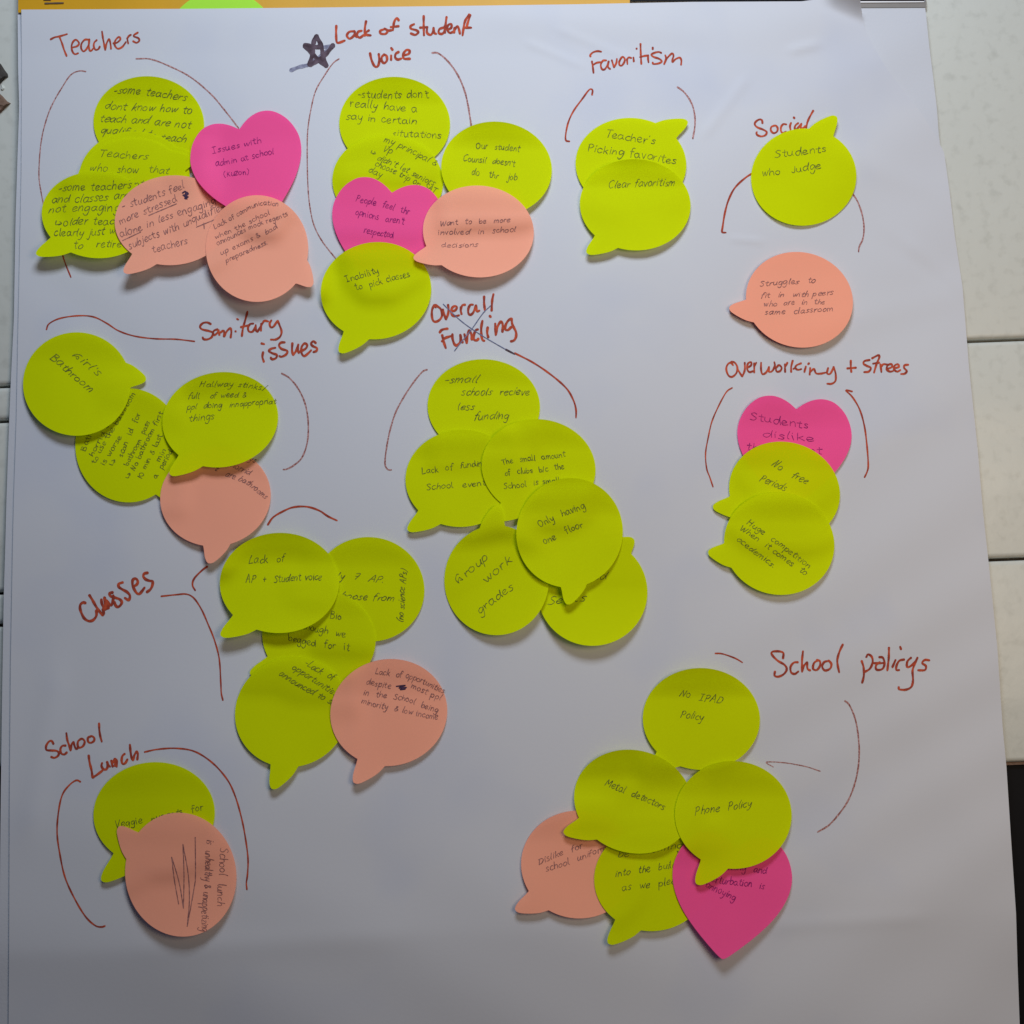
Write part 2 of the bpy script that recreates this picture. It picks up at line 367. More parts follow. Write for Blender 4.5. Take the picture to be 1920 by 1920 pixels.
Rf = [(1613, 3), (1617, 30), (1624, 60), (1644, 98), (1662, 128), (1690, 165), (1722, 205), (1750, 248), (1770, 285), (1780, 355), (1790, 440), (1805, 540), (1812, 627), (1817, 690), (1833, 840),
      (1843, 957), (1855, 1067), (1870, 1213), (1880, 1363), (1887, 1437), (1895, 1563), (1905, 1713), (1908, 1813), (1912, 1925), (1914, 2050)]
Rb = [(1735, 15), (1743, 92), (1750, 147), (1757, 206), (1760, 250), (1766, 300), (1772, 355), (1782, 440), (1797, 540), (1804, 627), (1809, 690), (1825, 840),
      (1836, 957), (1848, 1067), (1863, 1213), (1873, 1363), (1880, 1437), (1888, 1563), (1898, 1713), (1901, 1813), (1906, 1925), (1907, 2050)]
def sheet(name, Ledge, Redge, top, hf, nx, ny, m, label, cat, y1=2050, thick=0.25, **pr):
    V = []; Fc = []
    y0l = np.array(top)
    for j in range(ny+1):
        t = j/ny
        for side in (0,):
            u = np.linspace(0, 1, nx+1)
            yt = Ledge[0][1]+(Redge[0][1]-Ledge[0][1])*u if top is None else np.interp(u, y0l[:, 0], y0l[:, 1])
            y = yt+(y1-yt)*t
            xl = interp_edge(Ledge, y); xr = interp_edge(Redge, y)
            x = xl+(xr-xl)*u
            V.append((x, y))
    X = np.array([v[0] for v in V]).ravel(); Y = np.array([v[1] for v in V]).ravel()
    h = hf(X, Y)
    T = at(X, Y, h); B = at(X, Y, h-thick)
    n = len(T); w = nx+1
    for j in range(ny):
        for i in range(nx):
            a = j*w+i; Fc.append((a, a+w, a+w+1, a+1)); Fc.append((n+a, n+a+1, n+a+w+1, n+a+w))
    for i in range(nx):
        Fc.append((i, i+1, n+i+1, n+i)); a = ny*w+i; Fc.append((a+1, a, n+a, n+a+1))
    for j in range(ny):
        a = j*w; Fc.append((a+w, a, n+a, n+a+w)); a = j*w+nx; Fc.append((a, a+w, n+a+w, n+a))
    return make(name, np.vstack([T, B]), Fc, m, label=label, category=cat, **pr)
back_f = lambda x, y: 0.6+U(x, y)
backing = sheet("backing_sheet", Lb, Rb, [(0, 22), (1, 15)], back_f, 120, 120, M['back'],
                "white backing sheet peeking out at the left edge and upper right behind the poster", "paper sheet")
top = [(0, 18), (.2, 16), (.36, 13.5), (.5, 11.5), (.66, 8), (.8, 3.5), (.93, 2.5), (.95, -6), (1, -10)]
poster = sheet("poster", Lf, [(1611, -40)]+Rf, [(0, 18), (.2, 16.5), (.36, 14), (.5, 11.5), (.66, 8), (.8, 3.5), (.93, 2.5), (.96, -4), (1, -14)], front, 330, 330, M['paper'],
               "large white paper poster with red marker headings and sticky notes, top right corner peeling", "poster")

# orange sheet above, dark strip, metal rail
def quadsheet(name, poly_l, poly_r, y0, y1, hf, m, **pr):
    return sheet(name, poly_l, poly_r, [(0, y0), (1, y0)], hf, 60, 8, m, y1=y1, **pr)
or_f = lambda x, y: 1.0+U(x, y)+0.9*(1-sstep(np.asarray(y, float), 20, 110))
orange = quadsheet("orange_sheet", [(35, -220), (34, 24)], [(1190, -220), (1180, 24)], -220, 23.5, or_f, M['orange'],
                   label="orange paper sheet along the top edge, mostly covered by the poster", cat="paper sheet", thick=0.15)
sti = Ink(lambda x, y: or_f(x, y)+0.3, 0.25)
sti.stroke([(84, 6), (100, 5.6), (119, 5.2)], 2.4); sti.build("staple", M['steel'], orange)
sti = Ink(lambda x, y: or_f(x, y)+0.3, 0.25)
sti.stroke([(82, -1), (95, -.5)], 2.4); sti.build("staple", M['steel'], orange)
def bar(name, x0, x1, ya, yb, h0, h1, m, parent=None, **pr):
    c = [(x0, ya[0]), (x1, ya[1]), (x1, yb[1]), (x0, yb[0])]
    V = np.vstack([at([p[0] for p in c], [p[1] for p in c], h0), at([p[0] for p in c], [p[1] for p in c], h1)])
    return make(name, V, [(4, 7, 6, 5), (0, 1, 2, 3), (0, 4, 5, 1), (1, 5, 6, 2), (2, 6, 7, 3), (3, 7, 4, 0)], m, parent, smooth=False, **pr)
rail = bar("metal_rail", 1150, 1734, (6, 4), (16, 14), 0.05, 3.3, M['metal'], label="thin dull grey metal rail at the top right, behind the curled poster corner", category="rail")
bar("rail_lip_highlight", 1596, 1733, (2.2, 2.0), (5.0, 4.2), 0.05, 3.8, M['metal_highlight'], rail)  # lighter metal colour paints the highlight along the rail's top edge
bar("rail_black_strip", 1150, 1733, (-8, -8), (2.2, 1.6), 0.05, 3.4, M['black'], rail)  # black strip above the rail face, slightly raised
bar("rail_top", 1150, 1733, (-30, -30), (-8, -8), 0.05, 3.0, M['metal'], rail)
bar("end_cap", 1734, 1737, (0, 0), (15, 13), 0.05, 3.0, M['metal'], rail)

# ================================================================ NOTES: a running height field keeps the stack of sheets apart
G0, GS, GN = -120, 2.0, 1090
gx = G0+GS*np.arange(GN)
GX, GY = np.meshgrid(gx, gx)
H = front(GX, GY)
def bil(A, x, y):
    fx = np.clip((np.asarray(x, float)-G0)/GS, 0, GN-1.001); fy = np.clip((np.asarray(y, float)-G0)/GS, 0, GN-1.001)
    i = fx.astype(int); j = fy.astype(int); u = fx-i; v = fy-j
    return A[j, i]*(1-u)*(1-v)+A[j, i+1]*u*(1-v)+A[j+1, i]*(1-u)*v+A[j+1, i+1]*u*v
def blur(a, r):
    k = 2*r+1
    for ax in (0, 1):
        p = np.pad(a, [(r+1, r) if x == ax else (0, 0) for x in (0, 1)], mode='edge')
        c = np.cumsum(p, axis=ax)
        a = (np.take(c, range(k, c.shape[ax]), ax)-np.take(c, range(0, c.shape[ax]-k), ax))/k
    return a
def dilate(a, r):
    for ax in (0, 1):
        b = a.copy()
        for k in range(1, r+1):
            for sgn in (1, -1):
                q = np.roll(a, sgn*k, axis=ax)
                if ax == 0: (q[:k] if sgn > 0 else q[-k:])[:] = 0
                else: (q[:, :k] if sgn > 0 else q[:, -k:])[:] = 0
                b = np.maximum(b, q)
        a = b
    return a
def resample(pts, n):
    p = catmull(pts, 1.0); s = np.r_[0, np.cumsum(np.hypot(*np.diff(p, axis=0).T))]
    t = np.linspace(0, s[-1], n); return np.stack([np.interp(t, s, p[:, 0]), np.interp(t, s, p[:, 1])], 1)
# speech bubble die-cut in unit circle coordinates (y down), tail tip at 124.9 deg
def bubble_outline():
    a0, a1 = math.radians(107.3), math.radians(136.0)
    arc = [(math.cos(a), math.sin(a)) for a in np.linspace(a1, a0+2*math.pi, 120)]
    tail = [(-.298, .953), (-.42, 1.030), (-.558, 1.080), (-.70, 1.112), (-.80, 1.118), (-.862, 1.075), (-.862, 1.0), (-.825, .90), (-.765, .79), (-.72, .70)]
    t = resample(tail, 46)
    return np.array(arc+[tuple(q) for q in t[1:-1]])
BUB = bubble_outline(); TIPA = math.atan2(1.12, -.80)
HEART_H = [(0, -71), (14, -82), (30, -90), (48, -93), (68, -88), (86, -73), (98, -53), (104, -30), (102, -6), (93, 18), (78, 42), (57, 66), (34, 88), (12, 107), (3, 113), (0, 114)]
hr = resample(HEART_H, 84)
HEART = np.vstack([hr, (hr[::-1]*[-1, 1])[1:-1]])
NOTE_N = 0
def note(kind, color, c, a, b, er=0, tip=None, rot=0, lift=4, ldir=90, dip=0.9, lines=(), label="", extra=None, thick=0.26, start=0.20, pw=1.9, slant=0.08, penm=None, base=None):
    """c centre px, a/b half sizes px, er ellipse rotation, tip tail tip px, ldir direction (deg, y down) in which the free edge stands off by lift mm"""
    global H, NOTE_N
    NOTE_N += 1
    c = np.array(c, float)
    if kind == 'bubble':
        R = math.radians(er); ca, sa = math.cos(R), math.sin(R)
        d = np.array(tip, float)-c; ux = (d[0]*ca+d[1]*sa)/a; uy = (-d[0]*sa+d[1]*ca)/b
        th = math.atan2(uy, ux)-TIPA; k = math.hypot(ux, uy)/math.hypot(.80, 1.12)
        o = BUB.copy(); r = np.hypot(o[:, 0], o[:, 1]); sc = np.where(r > 1, 1+(r-1)*np.clip((k*1.376-1)/.376, .6, 1.5), 1); o *= (sc/r)[:, None]
        x = o[:, 0]*math.cos(th)-o[:, 1]*math.sin(th); y = o[:, 0]*math.sin(th)+o[:, 1]*math.cos(th)
        x, y = x*a, y*b
        O = np.stack([x*ca-y*sa, x*sa+y*ca], 1)+c
    else:
        R = math.radians(rot); h = HEART*[a/104.0, b/104.0]
        O = np.stack([h[:, 0]*math.cos(R)-h[:, 1]*math.sin(R), h[:, 0]*math.sin(R)+h[:, 1]*math.cos(R)], 1)+c
    # window
    m = 40; i0 = int((O[:, 0].min()-m-G0)/GS); i1 = int((O[:, 0].max()+m-G0)/GS); j0 = int((O[:, 1].min()-m-G0)/GS); j1 = int((O[:, 1].max()+m-G0)/GS)
    i0, j0 = max(0, i0), max(0, j0)
    sl = (slice(j0, j1), slice(i0, i1)); X, Y = GX[sl], GY[sl]
    ld = math.radians(ldir); ux, uy = math.cos(ld), math.sin(ld)
    e = (O-c) @ np.array([ux, uy]); lo, hi = e.min(), e.max()
    rr = random.Random(NOTE_N*13)
    p1, p2, p3 = rr.uniform(0, 6), rr.uniform(0, 6), rr.uniform(-.5, .5); slant = rr.choice([-.04, .06, .12, .2, .28])
    def want(px, py):
        e = (px-c[0])*ux+(py-c[1])*uy; q = -(px-c[0])*uy+(py-c[1])*ux
        t = np.clip((e-lo)/(hi-lo), -0.1, 1.15)
        w = lift*np.clip((t-start)/(1-start), 0, 1.2)**1.55*(1+0.28*p3*q/a)
        w = w+4.0*dip*np.clip(1-t/0.30, 0, 1.4)**1.6
        w = w+(0.30 if base is None else 0.0)*(np.sin(px/36+p1)*np.sin(py/43+p2)+1)
        return w
    bs = front(X, Y) if base is None else base(X, Y)
    Hl = H[sl] if base is None else base(X, Y)
    des = bs+0.25+want(X, Y)
    need = np.maximum(0, Hl+0.42-des)
    ee = blur(blur(dilate(need, 12), 6), 6)
    Z = des+ee
    Zf = np.zeros((1, 1))
    # star-shaped outline test
    ang = np.arctan2(O[:, 1]-c[1], O[:, 0]-c[0]); rad = np.hypot(O[:, 0]-c[0], O[:, 1]-c[1])
    k = np.argsort(ang); A_, R_ = ang[k], rad[k]
    A_ = np.r_[A_[-1]-2*math.pi, A_, A_[0]+2*math.pi]; R_ = np.r_[R_[-1], R_, R_[0]]
    inside = np.hypot(X-c[0], Y-c[1]) <= np.interp(np.arctan2(Y-c[1], X-c[0]), A_, R_)+1
    def zf(px, py):
        fx = np.clip((np.asarray(px, float)-GX[0, i0])/GS, 0, Z.shape[1]-1.001); fy = np.clip((np.asarray(py, float)-GY[j0, 0])/GS, 0, Z.shape[0]-1.001)
        i = fx.astype(int); j = fy.astype(int); u = fx-i; v = fy-j
        return Z[j, i]*(1-u)*(1-v)+Z[j, i+1]*u*(1-v)+Z[j+1, i]*(1-u)*v+Z[j+1, i+1]*u*v
    n = len(O); K = 26; pad = thick > 1     # a single note is one thin sheet with a cut edge; only the pad is a solid stack
    rings = [c+(O-c)*s for s in np.linspace(1, 0, K, endpoint=False)]
    P = np.vstack(rings+[c[None]]); hz = zf(P[:, 0], P[:, 1])
    T = at(P[:, 0], P[:, 1], hz+thick)
    B = at(P[:, 0], P[:, 1], hz) if pad else at(P[:n, 0], P[:n, 1], hz[:n])
    nv = len(P); Fc = []
    for q in range(K-1):
        for i in range(n):
            j = (i+1) % n
            Fc.append((q*n+i, q*n+j, (q+1)*n+j, (q+1)*n+i))
            if pad: Fc.append((nv+q*n+j, nv+q*n+i, nv+(q+1)*n+i, nv+(q+1)*n+j))
    for i in range(n):
        j = (i+1) % n
        Fc.append(((K-1)*n+i, (K-1)*n+j, nv-1))
        if pad: Fc.append((nv+(K-1)*n+j, nv+(K-1)*n+i, 2*nv-1))
        Fc.append((i, nv+i, nv+j, j))
    ob = make("speech_bubble_note" if kind == 'bubble' else "heart_note", np.vstack([T, B]), Fc, M[color], origin=at(c[0], c[1], float(zf(c[0], c[1]))),
              label=label, category="sticky note", group="speech bubble sticky notes on the poster" if kind == 'bubble' else "pink heart sticky notes on the poster")
    if base is None:
        sub = H[sl]; sub[inside] = (Z+thick)[inside]
    pm = M[penm or {'lime': 'penlime', 'pink': 'penpink', 'peach': 'penpeach', 'green': 'penlime'}[color]]
    top_f = lambda px, py: zf(px, py)+thick
    for ln in lines:
        ink = Ink(top_f)
        if isinstance(ln[0], str): write(ink, ln[0], ln[2:], ln[1], pw, slant)
        else:
            for st in ln[1:]: ink.stroke(st, ln[0])
        ink.build("handwritten_line", pm, ob)
    if extra:
        for nm, w, strokes, mm in extra:
            ink = Ink(top_f)
            for st in strokes: ink.stroke(st, w)
            ink.build(nm, M[mm], ob)
    return ob

LIME = "lime bubble note "
# green note peeking out above the poster
note('bubble', 'green', (416, 82), 105, 100, tip=(340, 190), lift=0.0, dip=0.0, base=lambda x, y: or_f(x, y)-0.17, thick=0.08,
     label="bright green note showing only its top edge above the poster on the orange sheet")

# ---- Teachers cluster
note('bubble', 'lime', (279, 231), 104, 88, er=6, tip=(180, 306), lift=1.2, dip=1.4, pw=2.0, label=LIME+"topmost under Teachers, partly covered from below",
     lines=[("-some teachers", 9.5, (211, 175), (285, 179), (349, 190)), ("dont know how to", 9.5, (196, 203), (360, 213)),
            ("teach and are not", 9.5, (186, 226), (357, 240)), ("qualified to teach", 9.5, (188, 248), (349, 267))])
note('bubble', 'lime', (252, 334), 104, 88, er=0, tip=(366, 292), lift=0.5, dip=.2, ldir=180, label="thin sliver of lime green note peeking above the note reading Teachers who show that")
note('bubble', 'lime', (247, 346), 104, 88, er=-4, tip=(362, 296), lift=0.8, dip=.4, ldir=200, pw=1.6, label=LIME+"reading Teachers who show that, left of the pink heart",
     lines=[("Teachers", 9, (185, 294), (277, 298)), ("who  show  that", 9, (167, 320), (317, 326)), ("they dont", 8, (180, 349), (270, 349))])
note('bubble', 'lime', (182, 403), 104, 81, er=4, tip=(73, 481), lift=7.5, dip=.6, pw=2.0, label=LIME+"leftmost below Teachers, about older teachers just wanting to retire",
     lines=[("-some teachers", 9.5, (108, 359), (247, 353)), ("and classes are", 9.5, (96, 381), (243, 373)), ("not engaging", 9.5, (91, 399), (225, 394)),
            (">older teach", 9.5, (102, 424), (225, 420)), ("clearly just w", 9.5, (101, 444), (217, 438)), ("to   retire", 9, (137, 465), (228, 464))])
note('bubble', 'peach', (323, 413), 108, 84, er=-5, tip=(239, 514), lift=8.0, dip=.5, pw=1.9, label="peach bubble note about students feeling stressed, below the pink heart under Teachers",
     lines=[("- students feel", 9, (230, 393), (348, 353)), ("more stressed", 9, (225, 421), (333, 376)), ("alone in less engaging", 9, (225, 445), (406, 380)),
            ("subjects with unqualified", 9, (243, 467), (424, 392)), ("teachers", 9, (287, 475), (353, 455)),
            (1.9, [(279, 404), (331, 382)], [(230, 451), (264, 435)], [(368, 426), (402, 412)], [(382, 418), (383, 429)])],
     extra=[("ink_scribble", 2.6, [[(342, 362), (348, 359), (347, 370), (352, 362), (345, 368), (353, 369), (346, 372), (351, 373)], [(343, 366), (353, 364), (350, 360)]], 'pendark')])
note('heart', 'pink', (467, 311), 105, 104, rot=-15, lift=4.5, dip=.4, pw=1.8, label="pink heart note reading Issues with admin at school, under the Teachers heading",
     lines=[("Issues with", 7.5, (399, 287), (492, 268)), ("admin at school", 7.5, (404, 312), (515, 289)), ("(Kuzon)", 7.5, (420, 333), (468, 326))])
note('bubble', 'peach', (482, 466), 96, 100, er=0, tip=(588, 531), lift=8.5, dip=.8, pw=1.7, label="peach bubble note about lack of communication, with its tail at the lower right",
     lines=[("Lack of communication", 6, (403, 430), (455, 400), (490, 385), (523, 386)), ("when the school", 6, (404, 449), (507, 402)), ("announces mock regents", 6, (408, 460), (475, 428), (541, 404)),
            ("up exams & bad", 6, (415, 479), (522, 428)), ("preparedness.", 6, (424, 493), (504, 456))])
# ---- student voice cluster
note('bubble', 'lime', (740, 232), 104, 88, er=2, tip=(656, 326), lift=1.5, dip=1.5, pw=1.9, label=LIME+"topmost under Lack of student voice, about students having no say",
     lines=[("-students don't", 9.5, (671, 183), (806, 184)), ("really have a", 9.5, (656, 200), (783, 210)), ("say in certain", 9, (648, 224), (782, 233)), ("situtations", 9, (735, 255), (828, 260))])
note('bubble', 'lime', (727, 340), 104, 87, er=4, tip=(640, 420), lift=1.2, dip=.8, pw=1.7, label=LIME+"with slanted writing about the principal and trip, just above the pink heart",
     lines=[("my principal &", 8, (719, 266), (765, 284), (818, 313)), ("Vp", 8, (716, 284), (736, 289)), (">", 7, (692, 289), (704, 293)), ("didn't let seniors", 7.5, (706, 298), (814, 348)), ("choose trip on SAT", 7.5, (702, 309), (817, 363)), ("day", 8, (690, 322), (715, 332))])
note('heart', 'pink', (724, 430), 105, 102, rot=9, lift=3.0, dip=.5, pw=1.8, label="pink heart note reading People feel their opinions aren't respected",
     lines=[("People  feel  thr", 8, (667, 376), (768, 402)), ("opnions  aren't", 8, (666, 402), (758, 422)), ("respected", 8, (682, 436), (738, 446))])
note('bubble', 'lime', (931, 316), 104, 88, er=6, tip=(850, 405), lift=4.5, dip=1.4, pw=1.9, label=LIME+"reading Our student counsil doesn't do their job",
     lines=[("Our  student", 8, (892, 278), (975, 284)), ("Counsil  doesn't", 8, (868, 301), (966, 312)), ("do   thr   job", 8, (884, 329), (970, 338))])
note('bubble', 'lime', (705, 545), 104, 91, er=-8, tip=(643, 663), lift=4.0, dip=1.3, pw=1.7, label=LIME+"reading Inability to pick classes, lowest of the student voice cluster",
     lines=[("Inability", 8, (650, 529), (712, 510)), ("to  pick classes", 8, (667, 544), (770, 519))])
note('bubble', 'peach', (897, 434), 104, 86, er=4, tip=(779, 489), lift=7.5, dip=.5, pw=1.8, label="peach bubble note reading Want to be more involved in school decisions",
     lines=[("Want  to  be  more", 6.5, (825, 423), (957, 416)), ("involved  in  school", 6.5, (821, 441), (968, 435)), ("decisions", 6.5, (827, 464), (897, 462))])
# ---- favoritism
note('bubble', 'lime', (1183, 308), 104, 87, er=3, tip=(1284, 223), lift=2.5, dip=.3, ldir=-60, pw=1.9, label=LIME+"reading Teacher's Picking favorites, with its tail at the upper right",
     lines=[("Teacher's", 9.5, (1133, 257), (1229, 270)), ("Picking favorites", 9.5, (1101, 282), (1268, 307))])
note('bubble', 'lime', (1191, 384), 104, 85.5, er=3, tip=(1106, 478), lift=4.5, dip=1.8, pw=1.8, label=LIME+"reading Clear favoritism",
     lines=[("Clear favoritism", 9, (1140, 352), (1266, 348))])
# ---- social
note('bubble', 'lime', (1507, 332), 99, 91, er=-8, tip=(1562, 216), lift=2.6, dip=.3, ldir=-70, pw=1.9, label=LIME+"reading Students who judge, covering the Social heading",
     lines=[("Students", 9, (1453, 297), (1551, 283)), ("who  Judge", 9, (1428, 330), (1541, 317))])
note('bubble', 'peach', (1499, 562), 101, 89, er=14, tip=(1369, 583), lift=1.5, dip=.2, thick=2.4, pw=1.8, label="peach bubble note pad about struggles to fit in, with thick edge, near the right side",
     lines=[("Struggles  to", 6.5, (1424, 537), (1530, 529)), ("fit  in  with peers", 6.5, (1426, 559), (1563, 553)), ("who  are  in  the", 6.5, (1432, 574), (1547, 569)), ("same  classroom", 6.5, (1434, 590), (1563, 584))])
# ---- sanitary
note('bubble', 'lime', (241, 835), 100, 107, er=0, tip=(325, 938), lift=1.5, dip=.4, pw=1.8, label=LIME+"with writing running steeply upward about bathroom passes",
     lines=[("Bathrooms are", 6.6, (160, 846), (206, 740)), ("horrid and", 6.4, (174, 856), (216, 775)), ("to use the bathroom", 6.6, (179, 870), (213, 807), (256, 738)), ("is worse", 6.6, (197, 873), (228, 818)),
            (">", 9, (214, 876), (222, 862)), ("scan  id  for", 6.6, (230, 857), (264, 774)), ("bathroom  pass", 6.6, (241, 874), (282, 791)), (">", 6.6, (243, 899), (249, 886)), ("No bathroom first", 6.6, (252, 883), (306, 773)),
            ("10 min & last", 6.6, (266, 898), (305, 815)), ("min", 6.2, (299, 866), (312, 843)), ("a  period", 6.6, (294, 898), (324, 845))])
note('bubble', 'lime', (144, 720), 101, 97, er=0, tip=(273, 706), lift=5.0, dip=.5, pw=2.0, label=LIME+"reading Girl's Bathroom, at the left edge below the Teachers cluster",
     lines=[("Girl's", 9.5, (133, 665), (184, 708)), ("Bathroom", 9.5, (92, 672), (134, 706), (170, 736))])
note('bubble', 'peach', (404, 932), 104, 92, er=-10, tip=(398, 1056), lift=4.5, dip=.5, pw=1.8, label="peach bubble note under the Hallway stinks note, tail pointing down",
     lines=[("the hallways", 7.5, (400, 836), (479, 867)), ("are horrid", 7.5, (405, 862), (468, 892)), ("z", 6, (402, 882), (408, 884)), ("are bathrooms", 7.5, (421, 893), (462, 908), (498, 936))])
note('bubble', 'lime', (413, 787), 109, 89, er=-9, tip=(325, 893), lift=6.5, dip=1.2, pw=1.7, label=LIME+"reading Hallway stinks, full of weed, beside Girl's Bathroom",
     lines=[("Hallway stinks/", 6.8, (374, 726), (440, 724), (497, 733)), ("full   of weed &", 6.8, (352, 747), (463, 745)), ("ppl  doing  innappropriat", 7, (350, 768), (518, 757)), ("things", 8, (354, 790), (403, 786))])
# ---- overall funding
note('bubble', 'lime', (907, 762), 105.5, 88.5, er=2, tip=(840, 845), lift=1.2, dip=1.0, pw=1.9, label=LIME+"reading small schools recieve less funding, topmost under Overall Funding",
     lines=[("-small", 9, (831, 718), (896, 718)), ("schools  recieve", 9, (865, 741), (993, 741)), ("less", 9, (857, 768), (889, 767)), ("funding", 9, (888, 788), (955, 785))])
note('bubble', 'lime', (865, 897), 105, 91, er=-4, tip=(770, 998), lift=3.0, dip=1.0, pw=1.8, label=LIME+"reading Lack of funding school event, leftmost of the funding cluster",
     lines=[("Lack  of  fundin", 7.5, (791, 888), (906, 873)), ("School  event", 7.5, (799, 920), (912, 909))])
note('bubble', 'lime', (1010, 877), 107, 91, er=8, tip=(936, 978), lift=2.4, dip=1.0, pw=1.8, label=LIME+"about the small amount of clubs, upper right of the funding cluster",
     lines=[("The  small  amount", 7, (942, 871), (1061, 856)), ("of  clubs  b/c  the", 7, (947, 892), (1059, 879)), ("School  is small", 7, (945, 916), (1052, 905))])
note('bubble', 'lime', (1111, 1110), 103, 101, er=0, tip=(1183, 1007), lift=7.0, dip=.2, start=.45, pw=1.9, label=LIME+"lowest right of the funding cluster, mostly hidden writing ending Seats",
     lines=[("limited", 9.5, (1060, 1090), (1138, 1086)), ("Seats", 9.5, (1025, 1133), (1098, 1127))])
note('bubble', 'lime', (931, 1088), 98, 103, er=0, tip=(929, 947), lift=6.0, dip=.2, ldir=60, start=.5, pw=1.9, label=LIME+"reading Group work grades, with its tail pointing up",
     lines=[("Group", 10, (858, 1096), (918, 1046)), ("work", 10, (911, 1093), (962, 1050)), ("grades", 10, (899, 1152), (965, 1104))])
note('bubble', 'lime', (1068, 999), 99.5, 103, er=20, tip=(1070, 1133), lift=6.5, dip=1.5, pw=2.0, label=LIME+"reading Only having one floor, on top of the funding cluster",
     lines=[("Only  having", 8.5, (1011, 988), (1099, 951)), ("one   floor", 8.5, (1021, 1019), (1095, 988))])
# ---- overworking
note('heart', 'pink', (1488, 838), 107, 104, rot=4, lift=1.8, dip=.8, pw=1.8, label="pink heart note reading Students dislike, under Overworking + Stress",
     lines=[("Students", 9.5, (1406, 788), (1518, 803)), ("dislike", 9.5, (1428, 820), (1530, 829)), ("the amount", 9.5, (1399, 843), (1544, 853))])
note('bubble', 'lime', (1471, 921), 105, 92, er=16, tip=(1339, 956), lift=2.5, dip=.9, pw=1.9, label=LIME+"reading No free Periods, overlapping the lower part of a pink heart",
     lines=[("No   free", 9, (1446, 873), (1512, 908)), ("Periods", 9, (1423, 902), (1472, 921))])
note('bubble', 'lime', (1461, 1019), 104, 96, er=14, tip=(1329, 1041), lift=3.5, dip=1.0, pw=1.8, label=LIME+"about huge competition in acedemics, lowest under Overworking + Stress",
     lines=[("Huge  competition", 7.2, (1400, 981), (1518, 1066)), ("When  it comes  to", 7.2, (1387, 992), (1511, 1080)), ("acedemics.", 7.2, (1380, 1012), (1450, 1066))])
# ---- classes
note('bubble', 'lime', (692, 1105), 104, 98, er=8, tip=(620, 1200), lift=1.6, dip=.8, pw=1.9, label=LIME+"about only 7 AP, with vertical writing at its right side",
     lines=[("Only  7  AP.", 8, (606, 1083), (720, 1092)), ("to choose from", 8, (600, 1119), (740, 1127)), ("(no science APs)", 8, (755, 1167), (763, 1068))])
note('bubble', 'lime', (598, 1196), 107, 92, er=12, tip=(473, 1268), lift=1.5, dip=.6, pw=1.9, label=LIME+"reading Bio though we begged for it, in the Classes cluster",
     lines=[("no AP  Bio", 8.5, (560, 1150), (641, 1163)), ("though  we", 8.5, (566, 1178), (648, 1196)), ("begged  for  it", 8.5, (540, 1202), (655, 1221))])
note('bubble', 'lime', (524, 1093), 112, 94, er=-2, tip=(420, 1196), lift=8.0, dip=1.3, pw=1.9, label=LIME+"reading Lack of AP + Student voice, top left of the Classes cluster",
     lines=[("Lack  of", 9, (466, 1058), (535, 1051)), ("AP  +  Student voice", 9, (461, 1093), (604, 1087))])
note('bubble', 'lime', (547, 1335), 108, 102, er=-30, tip=(517, 1480), lift=3.5, dip=.6, pw=1.8, label=LIME+"about opportunities announced, lower left of the Classes cluster",
     lines=[("-Lack  of", 8.5, (570, 1246), (624, 1276)), ("opportunities", 8, (546, 1254), (630, 1305)), ("announced to se", 8, (521, 1265), (625, 1325))])
note('bubble', 'peach', (729, 1336), 110, 100, er=-12, tip=(671, 1470), lift=4.0, dip=.9, pw=1.8, label="peach bubble note about lack of opportunities, lower right of the Classes cluster",
     lines=[("Lack  of opportunities", 7.4, (703, 1263), (770, 1274), (832, 1300)), ("despite  ", 7.4, (687, 1283), (745, 1293)), ("most ppl", 7.4, (770, 1290), (826, 1313)), ("in  the  School  being", 7.4, (681, 1303), (750, 1313), (821, 1336)), ("minority  & low income", 7.4, (677, 1318), (750, 1336), (822, 1349))],
     extra=[("ink_scribble", 2.4, [[(743, 1287), (760, 1285), (748, 1290), (762, 1289), (750, 1293), (760, 1292)]], 'pendark')])
# ---- school lunch
note('bubble', 'lime', (289, 1526), 114, 97, er=-4, tip=(198, 1655), lift=2.2, dip=.5, pw=1.9, label=LIME+"reading Veggie nuggets for, behind the peach school lunch note",
     lines=[("Veggie  nuggets  for", 8.5, (216, 1554), (383, 1519))])
note('bubble', 'peach', (339, 1640), 104, 116.5, er=-10, tip=(219, 1557), lift=5.5, dip=.3, pw=1.9, label="peach bubble note about school lunch, writing turned sideways beside a zigzag scribble",
     lines=[("School  lunch", 9.5, (412, 1590), (408, 1699)), ("is  unhealthy & unappetizing", 9.5, (388, 1574), (377, 1747))],
     extra=[("ink_scribble", 1.9, [[(366, 1570), (366.5, 1640), (364, 1665), (351, 1737)], [(351, 1737), (355, 1690), (353, 1640), (343, 1583)], [(343, 1583), (345, 1640), (344, 1703)], [(344, 1703), (336, 1655), (322, 1607)], [(322, 1607), (327, 1650), (335, 1695)]], 'penpeach')])
